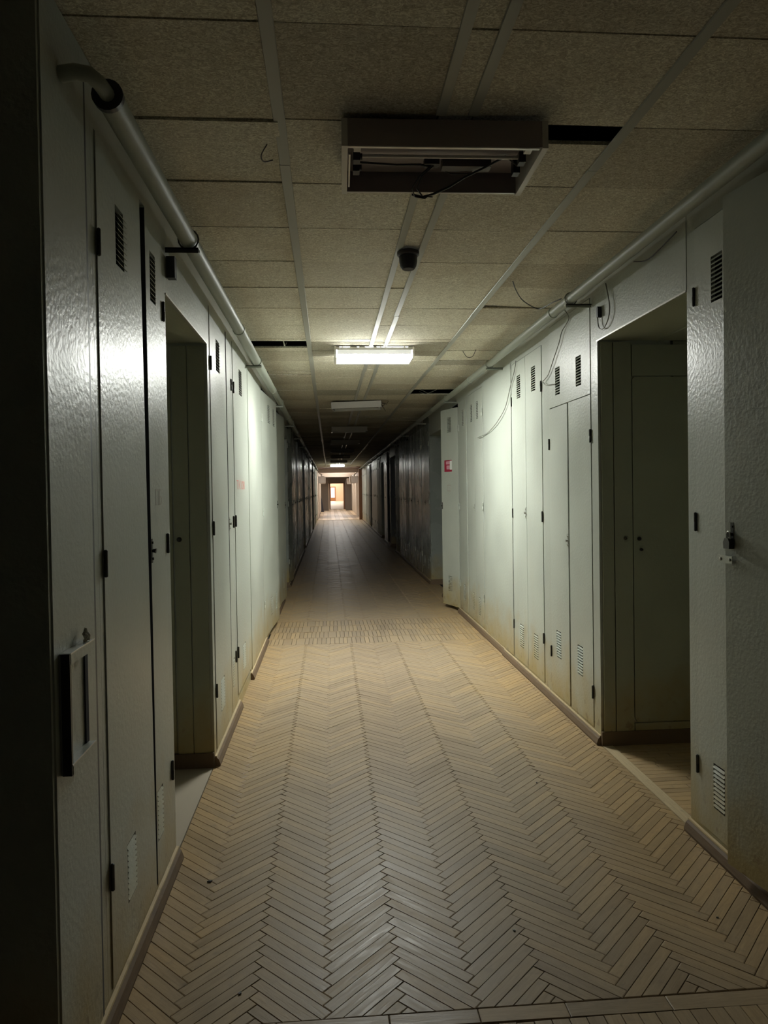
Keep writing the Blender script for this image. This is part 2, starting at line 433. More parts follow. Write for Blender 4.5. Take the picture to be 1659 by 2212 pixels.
# border boards across the corridor and thresholds
def flatboard(name, poly, ud, mat='wood', z=0, parent=floor):
    mb = MB(); uvl = []; cx = sum(q[0] for q in poly)/len(poly); cy = sum(q[1] for q in poly)/len(poly)
    plank_faces(mb, [(a-cx, b-cy) for a, b in poly], 0, (0, 0), ud, uvl)
    me = mb.mesh(name, M[mat], recalc=False); set_uv(me, uvl)
    return share(name, me, parent, (cx, cy, z))
x = -1.30
for wln in (.50, .62, .33, .265, .265, .31, .40, .52):
    a, b_ = x, x+wln; x = b_
    sl = -.012
    flatboard('border_board', [(a+.001, 2.010+sl*(a-.5)), (b_-.001, 2.010+sl*(b_-.5)), (b_-.001, 2.064+sl*.3*(b_-.5)), (a+.001, 2.064+sl*.3*(a-.5))], (1, 0))
flatboard('threshold_strip', [(1.602, 3.06), (1.660, 3.06), (1.662, 4.10), (1.602, 4.10)], (0, 1), 'lip', .003)
flatboard('threshold_strip', [(1.632, 10.15), (1.69, 10.15), (1.69, 11.5), (1.632, 11.5)], (0, 1), 'wood', .002)
mb = MB(); mb.box(-1.9, -.679, 2.98, 4.16, -.012, .001); mb.box(-1.9, -.679, 10.05, 11.6, -.012, .001)
mb.build('screed', M['screed'], floor)
# floor of the rooms beyond the portal, lengthwise bands, every other one paler
mb = MB(); uvl = []; band_mat = []
for k in range(10):
    yb = 37.62
    while yb < 59.9:
        band_mat.append(k % 2)
        a = -.62+k*.236
        plank_faces(mb, [(a+.002, yb+.002), (a+.234, yb+.002), (a+.234, min(yb+1.9, 59.98)-.002), (a+.002, min(yb+1.9, 59.98)-.002)], 0, (0, 0), (0, 1), uvl)
        yb += 1.9
me = mb.mesh('far_parquet_bands', [M['wood'], M['wood_pale']], recalc=False)
for i_, p_ in enumerate(me.polygons): p_.material_index = band_mat[i_//9]
set_uv(me, uvl)
o = bpy.data.objects.new('far_parquet_bands', me); COL.objects.link(o); o.parent = floor; tag(o, kind='stuff')
mb = MB(); mb.box(-5.9, 6.9, 60.0, 111.9, -.012, .0); mb.build('hall_floor', simple('pale_polished_floor', (.62, .50, .40), .3), floor)
mb = MB(); mb.box(-.62, 1.74, 37.50, 37.60, -.012, .012); mb.build('threshold_strip', M['lip'], floor)

# ================================================================== CEILING
cb = MB(); cb.box(-2.7, 3.6, -2, PORTAL, 2.97, 3.1)
ceiling = tag(cb.build('ceiling', M['dark']), kind='structure', label='suspended ceiling of brown fibre boards between grey strips')
cols = [(-.69, -.150), (-.148, .385), (.387, .503), (.505, 1.060), (1.062, 1.80)]
holes = {(0, 6): (5.98, 6.25), (0, 7): None, (3, 14): None}
pitch_y = .4965; y_first = 1.93-2*.4965
boards_far = MB(); bcount = 0
LAMPY = [2.37, 6.15, 9.88, 13.75, 17.45, 21.3, 25.1, 29.0, 33.85]
def put_board(x0, x1, y0, y1, far, dz=0., tx=0., ty=0., mt='board'):
    if y1-y0 < .02: return
    if far: boards_far.box(x0+.002, x1-.002, y0+.003, y1-.003, CEIL+dz, CEIL+.014+dz); return
    mb = MB(); w, h = (x1-x0)/2-.002, (y1-y0)/2-.0035
    mb.box(-w, w, -h, h, 0, .014)
    mb.build('ceiling_board', M[mt], ceiling, loc=((x0+x1)/2, (y0+y1)/2, CEIL+dz), rot=(tx, ty, 0))
for k in range(74):
    y0 = y_first + k*pitch_y; y1 = y0+pitch_y
    if y0 > PORTAL: break
    y1 = min(y1, PORTAL-.01)
    far = y0 > 14.3
    for c, (x0, x1) in enumerate(cols):
        dz = random.uniform(0, .004); tx = random.gauss(0, .0035); ty = random.gauss(0, .002)
        if c == 4 and y0 > 4.2 and not far: tx += random.gauss(0, .010); dz += .003
        # openings where boards are missing or cut
        if c == 3 and k == 3:      # beside the dead lamp: black hole
            put_board(x0, x1, 2.555, y1, far, dz, tx); continue
        if c == 0 and abs(y0-5.90) < .26:
            put_board(x0, x1, y0, 5.975, far, dz); put_board(x0, x1, 6.25, y1, far, dz) if y1 > 6.26 else None; continue
        if c == 0 and abs(y0-7.39) < .26:   # slipped narrow board with open slots
            put_board(x0, x1, y0, y0+.10, far, dz); put_board(x0+.07, x1, y0+.135, y0+.29, far, dz, .02); put_board(x0, x1, y0+.325, y1, far, dz); continue
        if c == 4 and 8.70 < y0 < 9.30:
            if y0 < 9.0: put_board(x0, x1, y0, 8.86, far, dz)
            else: put_board(x0, x1, 9.45, y1, far, dz, .01)
            continue
        if c == 0 and k == 3: tx = .030; dz = -.001     # sagging board, gap at its far edge
        if c == 3 and abs(y0-11.86) < .26: tx = .03
        if c == 4 and k in (6, 7): tx = (-.030, .022)[k-6]; ty = .030; dz = .010
        if c in (1, 3) and k == 16: put_board(x0, x1, y0, y1, far, dz, tx, ty, 'board_dark'); continue
        if c in (1, 2, 3) and k == 10: put_board(x0, x1, y0, 6.02, far, dz, tx); put_board(x0, x1, 6.02, y1, far, dz, tx, 0, 'board_dark'); continue
        if c in (1, 2, 3) and k == 11: put_board(x0, x1, y0, 6.66, far, dz, tx, 0, 'board_dark'); put_board(x0, x1, 6.66, y1, far, dz, tx); continue
        if c == 4 and k == 12: put_board(x0, x1, y0, 7.16, far, dz, tx, 0, 'board_dark'); put_board(x0, x1, 7.16, y1, far, dz, tx); continue
        put_board(x0, x1, y0, y1, far, dz, tx, ty)
o = boards_far.build('far_ceiling_boards', M['board'], ceiling); tag(o, kind='stuff')
# grey cover strips
for xs, w in ((-.149, .041), (.386, .036), (.504, .036), (1.061, .040)):
    y = .4
    while y < PORTAL-.05:
        l = min(2.35, PORTAL-.03-y)
        inlamp = [c_ for c_ in LAMPY if xs > 0 and xs < 1 and c_-.02 < y+l and c_+.40 > y]
        segs = [(y, y+l)]
        for c_ in inlamp:
            ns = []
            for a, b_ in segs:
                if a < c_-.004: ns.append((a, min(b_, c_-.004)))
                if b_ > c_+.39: ns.append((max(a, c_+.39), b_))
            segs = ns
        for a, b_ in segs:
            if b_-a < .02: continue
            mb = MB(); mb.poly([(-w/2, 0), (-w/2+.002, -.005), (w/2-.002, -.005), (w/2, 0)], -(b_-a)/2+.001, (b_-a)/2-.001, 'y')
            mb.build('cover_strip', M['strip'], ceiling, loc=(xs+random.uniform(-.0035, .0035), (a+b_)/2, CEIL-.001), rot=(random.gauss(0, .0006), 0, random.gauss(0, .0012)))
        y += l
# dead cable stubs above the left hole
mb = MB(); mb.tube([(-.40, 6.02, 2.94), (-.37, 6.08, 2.84), (-.36, 6.17, 2.80), (-.35, 6.24, 2.84)], .006, 6)
mb.build('hanging_lath', M['strip'], ceiling)

# ================================================================== WALL SHELL
OPEN_L = [(3.04, 4.055), (10.1, 11.5), (18.4, 19.6), (27.6, 28.7)]
OPEN_R = [(3.055, 4.12), (10.12, 11.42), (17.7, 19.2), (21.6, 22.8)]
OTOP = 2.385; OTOPR = 2.415
def build_wall(name, s, opens, otop, X):
    mb = MB()
    for (a, b_) in opens:
        x = X(a) if s < 0 else XL
        mb.box(min(x, x-s*.018), max(x, x-s*.018), a, b_, otop+.0, 2.815)     # header plate above the passage
    w = tag(mb.build(name, M['paint_plain']), kind='structure')
    for (a, b_) in opens:
        x = X((a+b_)/2) if s < 0 else XL
        m2 = MB(); bx = lambda x0, x1, *r: m2.box(min(x0, x1), max(x0, x1), *r)
        deep = 1.05
        bx(x-s*.02, x-s*deep, a, b_, otop+.002, otop+.03)                # soffit
        bx(x-s*deep, x-s*(deep+.03), a-.1, b_+.1, 0, otop+.03)           # end
        bx(x-s*.47, x-s*deep, a-.032, a-.002, 0, otop)                       # near cheek
        bx(x-s*.47, x-s*deep, b_+.002, b_+.032, 0, otop)                     # far cheek
        m2.build('passage_lining', M['alcove'], w)
        m4 = MB()
        for q in (.36, .70): m4.box(min(x-s*q, x-s*(q+.012)), max(x-s*q, x-s*(q+.012)), a, b_, otop-.005, otop+.003)
        m4.build('soffit_batten', M['alcove'], w)
        m3 = MB(); m3.box(min(x-s*.001, x-s*(deep-.01)), max(x-s*.001, x-s*(deep-.01)), b_-.022, b_-.001, 0, .085)
        m3.build('passage_skirting', M['base'], w)
    return w
wl = build_wall('wall_left', 1, OPEN_L, OTOP, XR)
wr = build_wall('wall_right', -1, OPEN_R, OTOPR, XR)
# hall around the camera
mb = MB(); mb.box(-2.7, XL-.46, 1.74, 1.77, 0, 3.0); mb.box(-2.7, -2.66, -2, 1.74, 0, 3.0); mb.build('wall_hall_left', M['frame'])['kind'] = 'structure'
mb = MB(); mb.box(2.05, 3.6, 1.74, 1.77, 0, 3.0); mb.box(3.56, 3.6, -2, 1.74, 0, 3.0); mb.build('wall_hall_right', M['frame'])['kind'] = 'structure'
mb = MB(); mb.box(-2.7, 3.6, -2.03, -2, 0, 3.0); mb.build('wall_hall_back', M['frame'])['kind'] = 'structure'
mb = MB(); mb.box(-2.7, -.69, -2, 1.74, 2.80, 2.82); mb.box(1.8, 3.6, -2, 1.74, 2.8, 2.82); mb.box(-.69, 1.8, -2, .93, 2.8, 2.82)
mb.build('ceiling_hall', M['board'])['kind'] = 'structure'
# outer shells behind the cabinets so nothing leaks
mb = MB(); mb.box(-2.75, -2.7, 1.7, 60, 0, 3.1); mb.build('wall_outer_left', M['dark'])['kind'] = 'structure'
mb = MB(); mb.box(3.6, 3.65, 1.7, 60, 0, 3.1); mb.build('wall_outer_right', M['dark'])['kind'] = 'structure'

# baseboards
def baseboard(name, s, runs, X):
    p = None
    root = empty(name, (0, 0, 0)); tag(root, kind='structure')
    for a, b_ in runs:
        n_ = max(1, round((b_-a)/2.2)); seg = (b_-a)/n_
        for i in range(n_):
            ya, yb = a+i*seg+.001, a+(i+1)*seg-.001
            x = X((ya+yb)/2) if s < 0 else XL
            mb = MB(); pts = [(x, 0), (x+s*.030, 0), (x+s*.032, .012), (x+s*.022, .040), (x+s*.010, .050), (x, .052)]
            mb.poly(pts, ya, yb, 'y'); o = mb.build('baseboard_length', M['base'], root, rot=(0, 0, 0))
            uv = o.data.uv_layers.new(name='UVMap')
            for lp in o.data.loops:
                v = o.data.vertices[lp.vertex_index].co; uv.data[lp.index].uv = (v.y, v.z+v.x)
            mb = MB(); mb.poly([(x+s*.001, .052), (x+s*.013, .051), (x+s*.012, .058), (x+s*.001, .060)], ya, yb, 'y')
            o = mb.build('baseboard_lip', M['lip'], root); uv = o.data.uv_layers.new(name='UVMap')
            for lp in o.data.loops:
                v = o.data.vertices[lp.vertex_index].co; uv.data[lp.index].uv = (v.y, v.z+v.x)
    return root
def runs(opens, start=1.78, gaps=()):
    r = []; y = start
    for a, b_ in sorted(list(opens)+list(gaps)):
        if a > y: r.append((y, a))
        y = b_
    r.append((y, PORTAL-.1)); return r
baseboard('baseboard_left', 1, runs(OPEN_L, gaps=((5.15, 5.9), (7.35, 8.45))), XR)
baseboard('baseboard_right', -1, runs(OPEN_R, start=1.8, gaps=((2.1, 2.30), (8.8, 9.3))), XR)

# ================================================================== CABINETS
SLATS = {}
def slat_mesh(w, s):
    k = (round(w, 3), s)
    if k not in SLATS:
        mb = MB(); mb.poly([(-.0012*s, .0050), (.0004*s, .0056), (.0075*s, -.0042), (.0060*s, -.0048)], -w/2, w/2, 'y')
        SLATS[k] = mb.mesh('louvre_slat', M['paint'])
    return SLATS[k]
hinge_m = {}
def hinge_mesh(mat):
    if mat not in hinge_m:
        mb = MB(); mb.lathe([(.003, -.041), (.0062, -.038), (.0062, -.001), (.0054, 0), (.0062, .001), (.0062, .038), (.003, .041)], (0, 0, 0), 'z', 10)
        hinge_m[mat] = mb.mesh('hinge', M[mat], smooth=True)
    return hinge_m[mat]
ZH = (2.29, 1.345, .41)
def edge_shade(door, s, y, z0, z1):
    mb = MB(); mb.box(*sorted((-.018*s, -.0006*s)), y-.0018, y-.0002, z0, z1); return mb.build('edge_seal', M['black'], door)  # black strip on the door edge stands for shade in the gap
def make_door(root, s, ya, yb, z0, z1, hinge, ajar=0, vents=(), taper=0, near=True, hinges=ZH, hm='hinge', lock=None, vw=.10, label=None, d=.004, name='door', handle=True, mat='paint'):
    """door leaf as a child of a cabinet; own origin on its hinge line. s=+1 left wall, -1 right wall"""
    yh = ya if hinge == 'lo' else yb
    ys_ = {ya-yh, yb-yh}; zs_ = {z0, z1}; rects = []
    for vy, vz in vents:
        r = (vy-yh-vw/2, vy-yh+vw/2, vz-.095, vz+.095); rects.append(r); ys_ |= {r[0], r[1]}; zs_ |= {r[2], r[3]}
    ys = sorted(ys_); zs = sorted(zs_)
    solid = [[not any(r[0] <= (ys[i]+ys[i+1])/2 <= r[1] and r[2] <= (zs[j]+zs[j+1])/2 <= r[3] for r in rects) for j in range(len(zs)-1)] for i in range(len(ys)-1)]
    mb = MB()
    W0, W1 = ys[0], ys[-1]
    warp = (lambda y, z: y + taper*((z-z0)/(z1-z0))*((y-W0)/(W1-W0))) if taper else None
    slab(mb, ys, zs, solid, -.018*s, 0, warp)
    a = math.radians(ajar)*s*(-1 if hinge == 'lo' else 1)
    o = mb.build(name, M[mat], root, loc=(d*s, yh, 0), rot=(0, 0, a))
    if label: o['label'] = label
    for r in rects:
        yc = (r[0]+r[1])/2; zc = (r[2]+r[3])/2
        if near:
            for k in range(10): share('louvre_slat', slat_mesh(vw, s), o, (-.004*s, yc, zc-.081+k*.018))
        else:
            mb = MB()
            for k in range(10):
                zz = zc-.081+k*.018
                mb.poly([(-.0040*s, zz+.0042), (-.0025*s, zz+.0046), (.0025*s, zz-.0042), (.001*s, zz-.0046)], yc-vw/2, yc+vw/2, 'y')
            tag(mb.build('louvre_slats', M['paint'], o), kind='stuff')
    hy = -.002 if hinge == 'lo' else .002
    if near or hinges:
        for z in hinges: share('hinge', hinge_mesh(hm), o, (.005*s, hy, z))
    if lock:
        ly, lz = lock[0]-yh, lock[1]
        mb = MB(); mb.box(*sorted((0, .0015*s)), ly-.008, ly+.008, lz-.045, lz+.045)
        mb.tube([(0, ly, lz+.0), (.008*s, ly, lz), (.015*s, ly, lz-.001)], [.006, .007, .010], 10)
        mb.tube([(0, ly, lz-.030), (.006*s, ly, lz-.030)], .005, 8); mb.tube([(0, ly, lz+.030), (.005*s, ly, lz+.030)], .005, 8)
        mb.build('latch', M[lock[2] if len(lock) > 2 else 'lockdark'], o, smooth=True)
    return o
def make_cabinet(s, y0, y1, spans, label=None, group=None, X=None, zt=2.62, zb=.07, cat='cabinet', name='steel_cabinet', mat='frame', top=2.795):
    """carcass with a face frame around the door openings (spans), returns the Empty"""
    x = X if X is not None else (XL if s > 0 else XR((y0+y1)/2))
    root = empty(name, (x, y0, 0)); tag(root, label, cat, group)
    spans = [(a-y0, b_-y0) for a, b_ in spans]; w = y1-y0
    ys_ = {.0005, w-.0005}; zs = [0, zb, zt, top]
    for a, b_ in spans: ys_ |= {a, b_}
    ys = sorted(ys_)
    solid = [[j != 1 or not any(a-1e-6 <= (ys[i]+ys[i+1])/2 <= b_+1e-6 for a, b_ in spans) for j in range(3)] for i in range(len(ys)-1)]
    mb = MB(); slab(mb, ys, zs, solid, -.016*s, 0)
    bx = lambda a, b_, *r: mb.box(min(a, b_), max(a, b_), *r)
    bx(-.016*s, -.45*s, .0006, .012, 0, top); bx(-.016*s, -.45*s, w-.012, w-.0006, 0, top)
    mb.build('carcass', M[mat], root)
    mb = MB(); bx(-.44*s, -.448*s, .013, w-.013, .01, top-.01); bx(-.02*s, -.44*s, .013, w-.013, zb-.03, zb-.02)
    bx(-.021*s, -.44*s, .0125, .0135, .05, top-.02); bx(-.021*s, -.44*s, w-.0135, w-.0125, .05, top-.02)
    mb.build('dark_lining', M['inside'], root)
    return root
def D(root, s, ya, yb, **k):
    off = root.location.y
    k2 = dict(k)
    if 'vents' in k: k2['vents'] = [(a-off, b_) for a, b_ in k['vents']]
    if 'lock' in k and k['lock']: k2['lock'] = (k['lock'][0]-off,)+tuple(k['lock'][1:])
    z0 = k2.pop('z0', .075); z1 = k2.pop('z1', 2.572 if k2.get('ajar', 0) > 1 else 2.615); h = k2.pop('hinge')
    return make_door(root, s, ya-off, yb-off, z0, z1, h, **k2)
def seamline(root, s, y, z0, z1, w=.004, mat='inside'):
    mb = MB(); off = root.location.y
    mb.box(*sorted((-.002*s, .0006*s)), y-off-w/2, y-off+w/2, z0, z1); return mb.build('seam', M[mat], root)

# ---- left wall
c = make_cabinet(1, 1.742, 2.118, [(1.755, 2.071)], 'blank-fronted grey-green steel cabinet at the dark left corner, behind the small holder', zt=2.735, zb=.02)
D(c, 1, 1.757, 2.056, hinge='lo', hinges=(), z0=.025, z1=2.73, name='blank_panel')
mb = MB(); mb.box(-.015, .0034, .3145, .3285, .03, 2.725); mb.build('black_rubber_seal', M['black'], c)  # black strip painting the shade in the panel seam
c = make_cabinet(1, 2.118, 3.04, [(2.150, 2.966)], 'grey-green louvred steel cabinet with a black gap between its doors, beside the left passage')
D(c, 1, 2.154, 2.692, hinge='lo', vents=[(2.405, 2.38), (2.375, .325)], taper=-.055, hinges=ZH)
edge_shade(D(c, 1, 2.710, 2.963, hinge='hi', vents=[(2.815, 2.38), (2.770, .325)], vw=.085, lock=(2.722, 1.335)), 1, -.253, .08, 2.61)
c = make_cabinet(1, 4.055, 5.02, [(4.125, 4.975)], 'narrow-doored steel cabinet just past the left passage, dark wedge between its doors')
D(c, 1, 4.130, 4.775, hinge='lo', vents=[(4.43, 2.38), (4.38, .325)], taper=-.035, vw=.14)
edge_shade(D(c, 1, 4.785, 4.970, hinge='hi', lock=(4.80, 1.34, 'steel'), vents=[(4.88, .325)], vw=.07), 1, -.185, .08, 2.61)
c = make_cabinet(1, 5.02, 5.955, [(5.095, 5.92)], 'pale steel cabinet with red letters painted on its single door', mat='frame')
tkd = D(c, 1, 5.10, 5.905, hinge='lo', vents=[(5.49, 2.38), (5.45, .305)], vw=.15, ajar=.6, hinges=ZH, z0=.11)
c = make_cabinet(1, 5.955, 8.40, [(7.19, 8.36)], 'wide steel cabinet with blistered blank side and a door standing slightly ajar, left wall')
mb = MB(); mb.box(.0, .006, .04, 1.21, .065, 2.62); mb.build('blank_panel', M['paint'], c)
D(c, 1, 7.195, 8.33, hinge='lo', ajar=3.4, vents=[(7.72, 2.38), (8.10, 2.38), (7.72, .32), (8.10, .32)], near=False, vw=.14, hm='paint', lock=(8.28, 1.4))

# ---- right wall
c = make_cabinet(-1, 1.742, 2.16, [], 'plain steel cabinet side at the near right edge', X=XR(2))
c = make_cabinet(-1, 2.16, 3.055, [(2.19, 2.982)], 'grey-green steel cabinet at the near right with its dark padlocked door standing proud', X=1.598, zt=2.66)
D(c, -1, 2.652, 2.978, hinge='hi', vents=[(2.805, 2.40), (2.815, .285)], hinges=(2.365, 1.39, .33), z1=2.655, vw=.085)
d0 = D(c, -1, 2.195, 2.640, hinge='lo', ajar=9, hinges=(), z1=2.655, label='door ajar, shaded', lock=(2.602, 1.36))
c = make_cabinet(-1, 4.12, 5.12, [(4.228, 5.045)], 'steel cabinet with a wide vented top panel over two doors, beside the right passage', zt=2.70, X=XR(4.4))
D(c, -1, 4.232, 5.040, hinge='lo', z0=2.118, z1=2.695, vents=[(4.435, 2.29), (4.85, 2.29)], vw=.095, hinges=(), name='top_panel')
D(c, -1, 4.232, 4.632, hinge='lo', z1=2.112, vents=[(4.455, .43)], vw=.095, hinges=(1.86, .29), lock=None)
D(c, -1, 4.660, 5.040, hinge='hi', z1=2.112, vents=[(4.88, .44)], vw=.095, hinges=(1.86, .36), lock=(4.672, 1.19, 'steel'), taper=.018)
c = make_cabinet(-1, 5.12, 6.125, [(5.238, 6.108)], 'two-door louvred steel cabinet, second beyond the right passage', X=XR(5.5))
D(c, -1, 5.243, 5.676, hinge='lo', vents=[(5.455, 2.40), (5.455, .30)], hinges=(2.31, 1.33, .41), vw=.11)
D(c, -1, 5.682, 6.104, hinge='hi', vents=[(5.885, 2.40), (5.865, .30)], hinges=(2.30, 1.33, .36), vw=.11, lock=(5.70, 1.345, 'steel'))
c = make_cabinet(-1, 6.125, 7.29, [], 'doorless stretch of bulging pale steel panelling between louvred cabinets, right wall', X=XR(6.7), cat='cabinet')
mb = MB()   # softly bulging sheet
nn = 10
for i in range(nn+1):
    for j in range(nn+1):
        u, v = i/nn, j/nn
        mb.v.append((-.004-.016*math.sin(PI*u)*math.sin(PI*v), .03+1.10*u, .065+2.58*v))
for i in range(nn):
    for j in range(nn): a = i*(nn+1)+j; mb.f.append([a, a+1, a+nn+2, a+nn+1])
mb.v += [(0, .03, .065), (0, 1.13, .065), (0, 1.13, 2.645), (0, .03, 2.645)]; q = len(mb.v)-4
mb.f.append([q, q+1, q+2, q+3]); mb.build('bulged_sheet', M['paint'], c, smooth=True)
c = make_cabinet(-1, 7.29, 8.74, [(7.36, 8.16), (8.24, 8.70)], 'three-door louvred steel cabinet before the protruding red-labelled door, right wall', X=XR(8))
D(c, -1, 7.365, 7.76, hinge='lo', vents=[(7.62, 2.40), (7.60, .27)], near=False, hm='paint', hinges=(2.35, 1.36, .39))
D(c, -1, 7.765, 8.155, hinge='hi', vents=[(7.93, 2.40), (7.92, .28)], near=False, hm='paint', lock=(7.79, 1.34, 'steel'), hinges=())
D(c, -1, 8.245, 8.695, hinge='hi', vents=[(8.45, 2.40), (8.45, .30)], near=False, hm='paint', hinges=(2.3, 1.33, .38))
c = make_cabinet(-1, 8.74, 10.12, [(8.80, 9.28), (9.35, 10.06)], 'steel cabinet whose red-labelled narrow door swings out into the corridor, right wall', X=XR(9.3))
dr = D(c, -1, 8.815, 9.262, hinge='lo', ajar=19, vents=[(9.04, 2.37), (9.06, .33)], near=False, hm='paint', hinges=(2.3, 1.33, .38), lock=(9.245, 1.33), z0=.05)
D(c, -1, 9.355, 10.05, hinge='hi', near=False, hm='paint', vents=[(9.7, .33)])
# labels stuck on the protruding door (children of the door, local frame: x out is negative)
def sticker(parent, s, y, z, w, h, mat, t=.0012, name='label_sheet', d=0):
    mb = MB(); mb.box(*sorted((d*s, (d+t)*s)), y-w/2, y+w/2, z-h/2, z+h/2); return mb.build(name, M[mat], parent)
st = sticker(dr, -1, .26, 1.845, .20, .150, 'red', name='red_label')
sticker(dr, -1, .262, 1.885, .105, .040, 'pink', .0012, 'label_patch', .0013); sticker(dr, -1, .258, 1.826, .085, .050, 'pink', .0012, 'label_patch', .0013)
sticker(dr, -1, .185, 1.852, .055, .115, 'paper', .0012, 'label_patch', .0013)
sticker(dr, -1, .240, 1.56, .095, .085, 'fainttext', name='number_plate'); sticker(dr, -1, .240, 1.56, .070, .062, 'paint', .0012, 'plate_face', .0013)
def text(body, parent, loc, size, s, mat, sx=1.0, name='painted_text'):
    cu = bpy.data.curves.new(name, 'FONT'); cu.body = body; cu.size = size; cu.extrude = .0002; cu.align_x = 'CENTER'; cu.align_y = 'CENTER'
    tmp = bpy.data.objects.new('tmp_text', cu); COL.objects.link(tmp)
    bpy.context.view_layer.update()
    dg = bpy.context.evaluated_depsgraph_get(); me = bpy.data.meshes.new_from_object(tmp.evaluated_get(dg))
    bpy.data.objects.remove(tmp)
    # text plane xy -> wall plane; reading direction: left wall reads towards +y, right wall towards -y
    for v in me.vertices:
        x, y, z = v.co; v.co = (z*s, x*s*sx, y)
    me.materials.clear(); me.materials.append(M[mat]); me.name = name
    o = bpy.data.objects.new(name, me); COL.objects.link(o); o.parent = parent; o.location = loc; return o
text('\u0422\u041a108', tkd, (.0008, .31, 1.598), .092, 1, 'redtext', 1.75)
text('1', dr, (-.0028, .240, 1.56), .06, -1, 'fainttext')
c_l2 = [o for o in bpy.data.objects if o.name.startswith('steel_cabinet') and abs(o.location.y-2.118) < 1e-4 and o.location.x < 0][0]
text('\u041f\u0411', [q for q in c_l2.children if q.name.startswith('door')][1], (.0008, -.125, 1.53), .085, 1, 'fainttext', .9)

# strap plate across the near right seam, padlock on the proud door
root = empty('strap_plate', (1.5225, 2.612, 1.262), math.radians(9)); tag(root, 'small bright steel strap with two screws bridging the near right door seam', 'strap')
mb = MB(); mb.box(-.0045, -.0015, -.026, .050, -.014, .014); mb.build('strap', M['steel'], root, rot=(0, 0, 0))
for yy_ in (-.014, .036):
    mb = MB(); mb.lathe([(.006, -.0047), (.006, -.007), (.003, -.0085)], (0, yy_, 0), 'x', 12); mb.build('screw', M['steel'], root, smooth=True)
pl = empty('padlock', (1.517, 2.600, 1.325)); tag(pl, 'dark padlock hanging on the proud near right door', 'padlock')
mb = MB(); mb.poly([(-.019, -.02), (.019, -.02), (.021, .005), (.012, .02), (-.012, .02), (-.021, .005)], -.010, .010, 'x'); mb.build('lock_body', M['lockdark'], pl)
mb = MB(); mb.tube([(0, -.011, .016)]+[(0, -.011*math.cos(a), .034+.012*math.sin(a)) for a in [PI*i/8 for i in range(9)]]+[(0, .011, .016)], .003, 8)
mb.build('shackle', M['steel'], pl, smooth=True)

# ---- generic cabinets down the corridor
def generic(s, y0, y1, label, group, X, mat='gloss'):
    m = (y0+y1)/2; rng = random.random
    c = make_cabinet(s, y0, y1, [(y0+.06, y1-.03)], label, group, X=X, mat=mat if mat != 'paint' else 'frame')
    a1 = 0 if rng() < .62 else rng()*7; a2 = 0 if rng() < .7 else rng()*5
    D(c, s, y0+.065, m-.004, hinge='lo', ajar=a1, near=False, hm='paint', mat=mat, vents=[(m-.24, 2.38), (m-.24, .32)], lock=(m-.03, 1.33) if rng() < .6 else None)
    D(c, s, m+.004, y1-.035, hinge='hi', ajar=a2, near=False, hm='paint', mat=mat, vents=[(m+.2, 2.38), (m+.2, .32)], lock=None if rng() < .5 else (m+.03, 1.33))
    return c
ORD = ['nearest', 'second', 'third', 'fourth', 'fifth', 'sixth', 'seventh', 'eighth', 'ninth', 'tenth', 'eleventh', 'twelfth', 'thirteenth', 'farthest']
def fill(s, a, b_, n_, labelf, group, extra=0, mat='gloss'):
    w = (b_-a)/n_
    for i in range(n_):
        y0, y1 = a+i*w, a+(i+1)*w
        x = (XL if s > 0 else XR((y0+y1)/2)) + s*extra
        generic(s, y0, y1, '%s %s' % (ORD[i], labelf), group, x, mat)
c = make_cabinet(1, 8.40, 10.10, [(8.46, 9.10), (9.16, 10.04)], 'shadowed steel cabinet behind the ajar wide door, its far door slightly open, left wall')
D(c, 1, 8.465, 9.095, hinge='lo', near=False, hm='paint', vents=[(8.8, 2.38), (8.8, .32)])
D(c, 1, 9.165, 10.02, hinge='lo', near=False, hm='paint', ajar=3.5, vents=[(9.7, .34)], lock=(9.98, 1.36))
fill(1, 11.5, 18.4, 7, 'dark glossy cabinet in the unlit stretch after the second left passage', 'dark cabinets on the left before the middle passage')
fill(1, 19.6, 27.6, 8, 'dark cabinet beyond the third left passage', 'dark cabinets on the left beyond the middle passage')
fill(1, 28.7, 37.4, 8, 'cabinet of the half-lit left row ending at the far portal', 'cabinets near the portal on the left', .035, 'paint')
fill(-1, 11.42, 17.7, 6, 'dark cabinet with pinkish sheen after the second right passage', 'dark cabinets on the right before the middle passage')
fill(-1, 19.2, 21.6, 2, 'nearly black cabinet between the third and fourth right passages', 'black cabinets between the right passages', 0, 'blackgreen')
fill(-1, 22.8, 37.4, 14, 'pale rusted cabinet of the right row ending at the far portal', 'cabinets near the portal on the right', 0, 'paint')

# ================================================================== passage door on the right, knobs on both far cheeks
YF = 4.12
rt = empty('door_1', (1.600, YF, 0)); tag(rt, kind='structure')
mb = MB()     # facing-us steel cheek of the passage with stile seams and recessed leaf
def panelX(x0, x1, z0, z1, y0, y1): mb.box(x0, x1, y0, y1, z0, z1)
panelX(0.018, .086, .085, 2.405, -.014, -.002); panelX(.092, .200, .085, 2.405, -.014, -.002)
panelX(.206, 1.03, .085, .128, -.014, -.002); panelX(.206, 1.03, 2.205, 2.39, -.014, -.002)
mb.build('door_frame', M['alcove'], rt)
mb = MB(); mb.poly([(.207, .16), (.225, .134), (1.0, .134), (1.0, 2.20), (.220, 2.20), (.207, 2.185)], -.012, -.002, 'y'); mb.build('door_leaf', M['alcove'], rt)
for i, (x, z, r) in enumerate(((.155, 1.24, .010), (.240, 1.235, .012), (.252, 1.17, .010))):
    mb = MB(); mb.lathe([(r, -.014), (r, -.020), (r*.7, -.030), (r*.3, -.034)], (x, 0, z), 'y', 12); mb.build('keyhole_knob', M['lockdark'], rt, smooth=True)
YL = 4.055
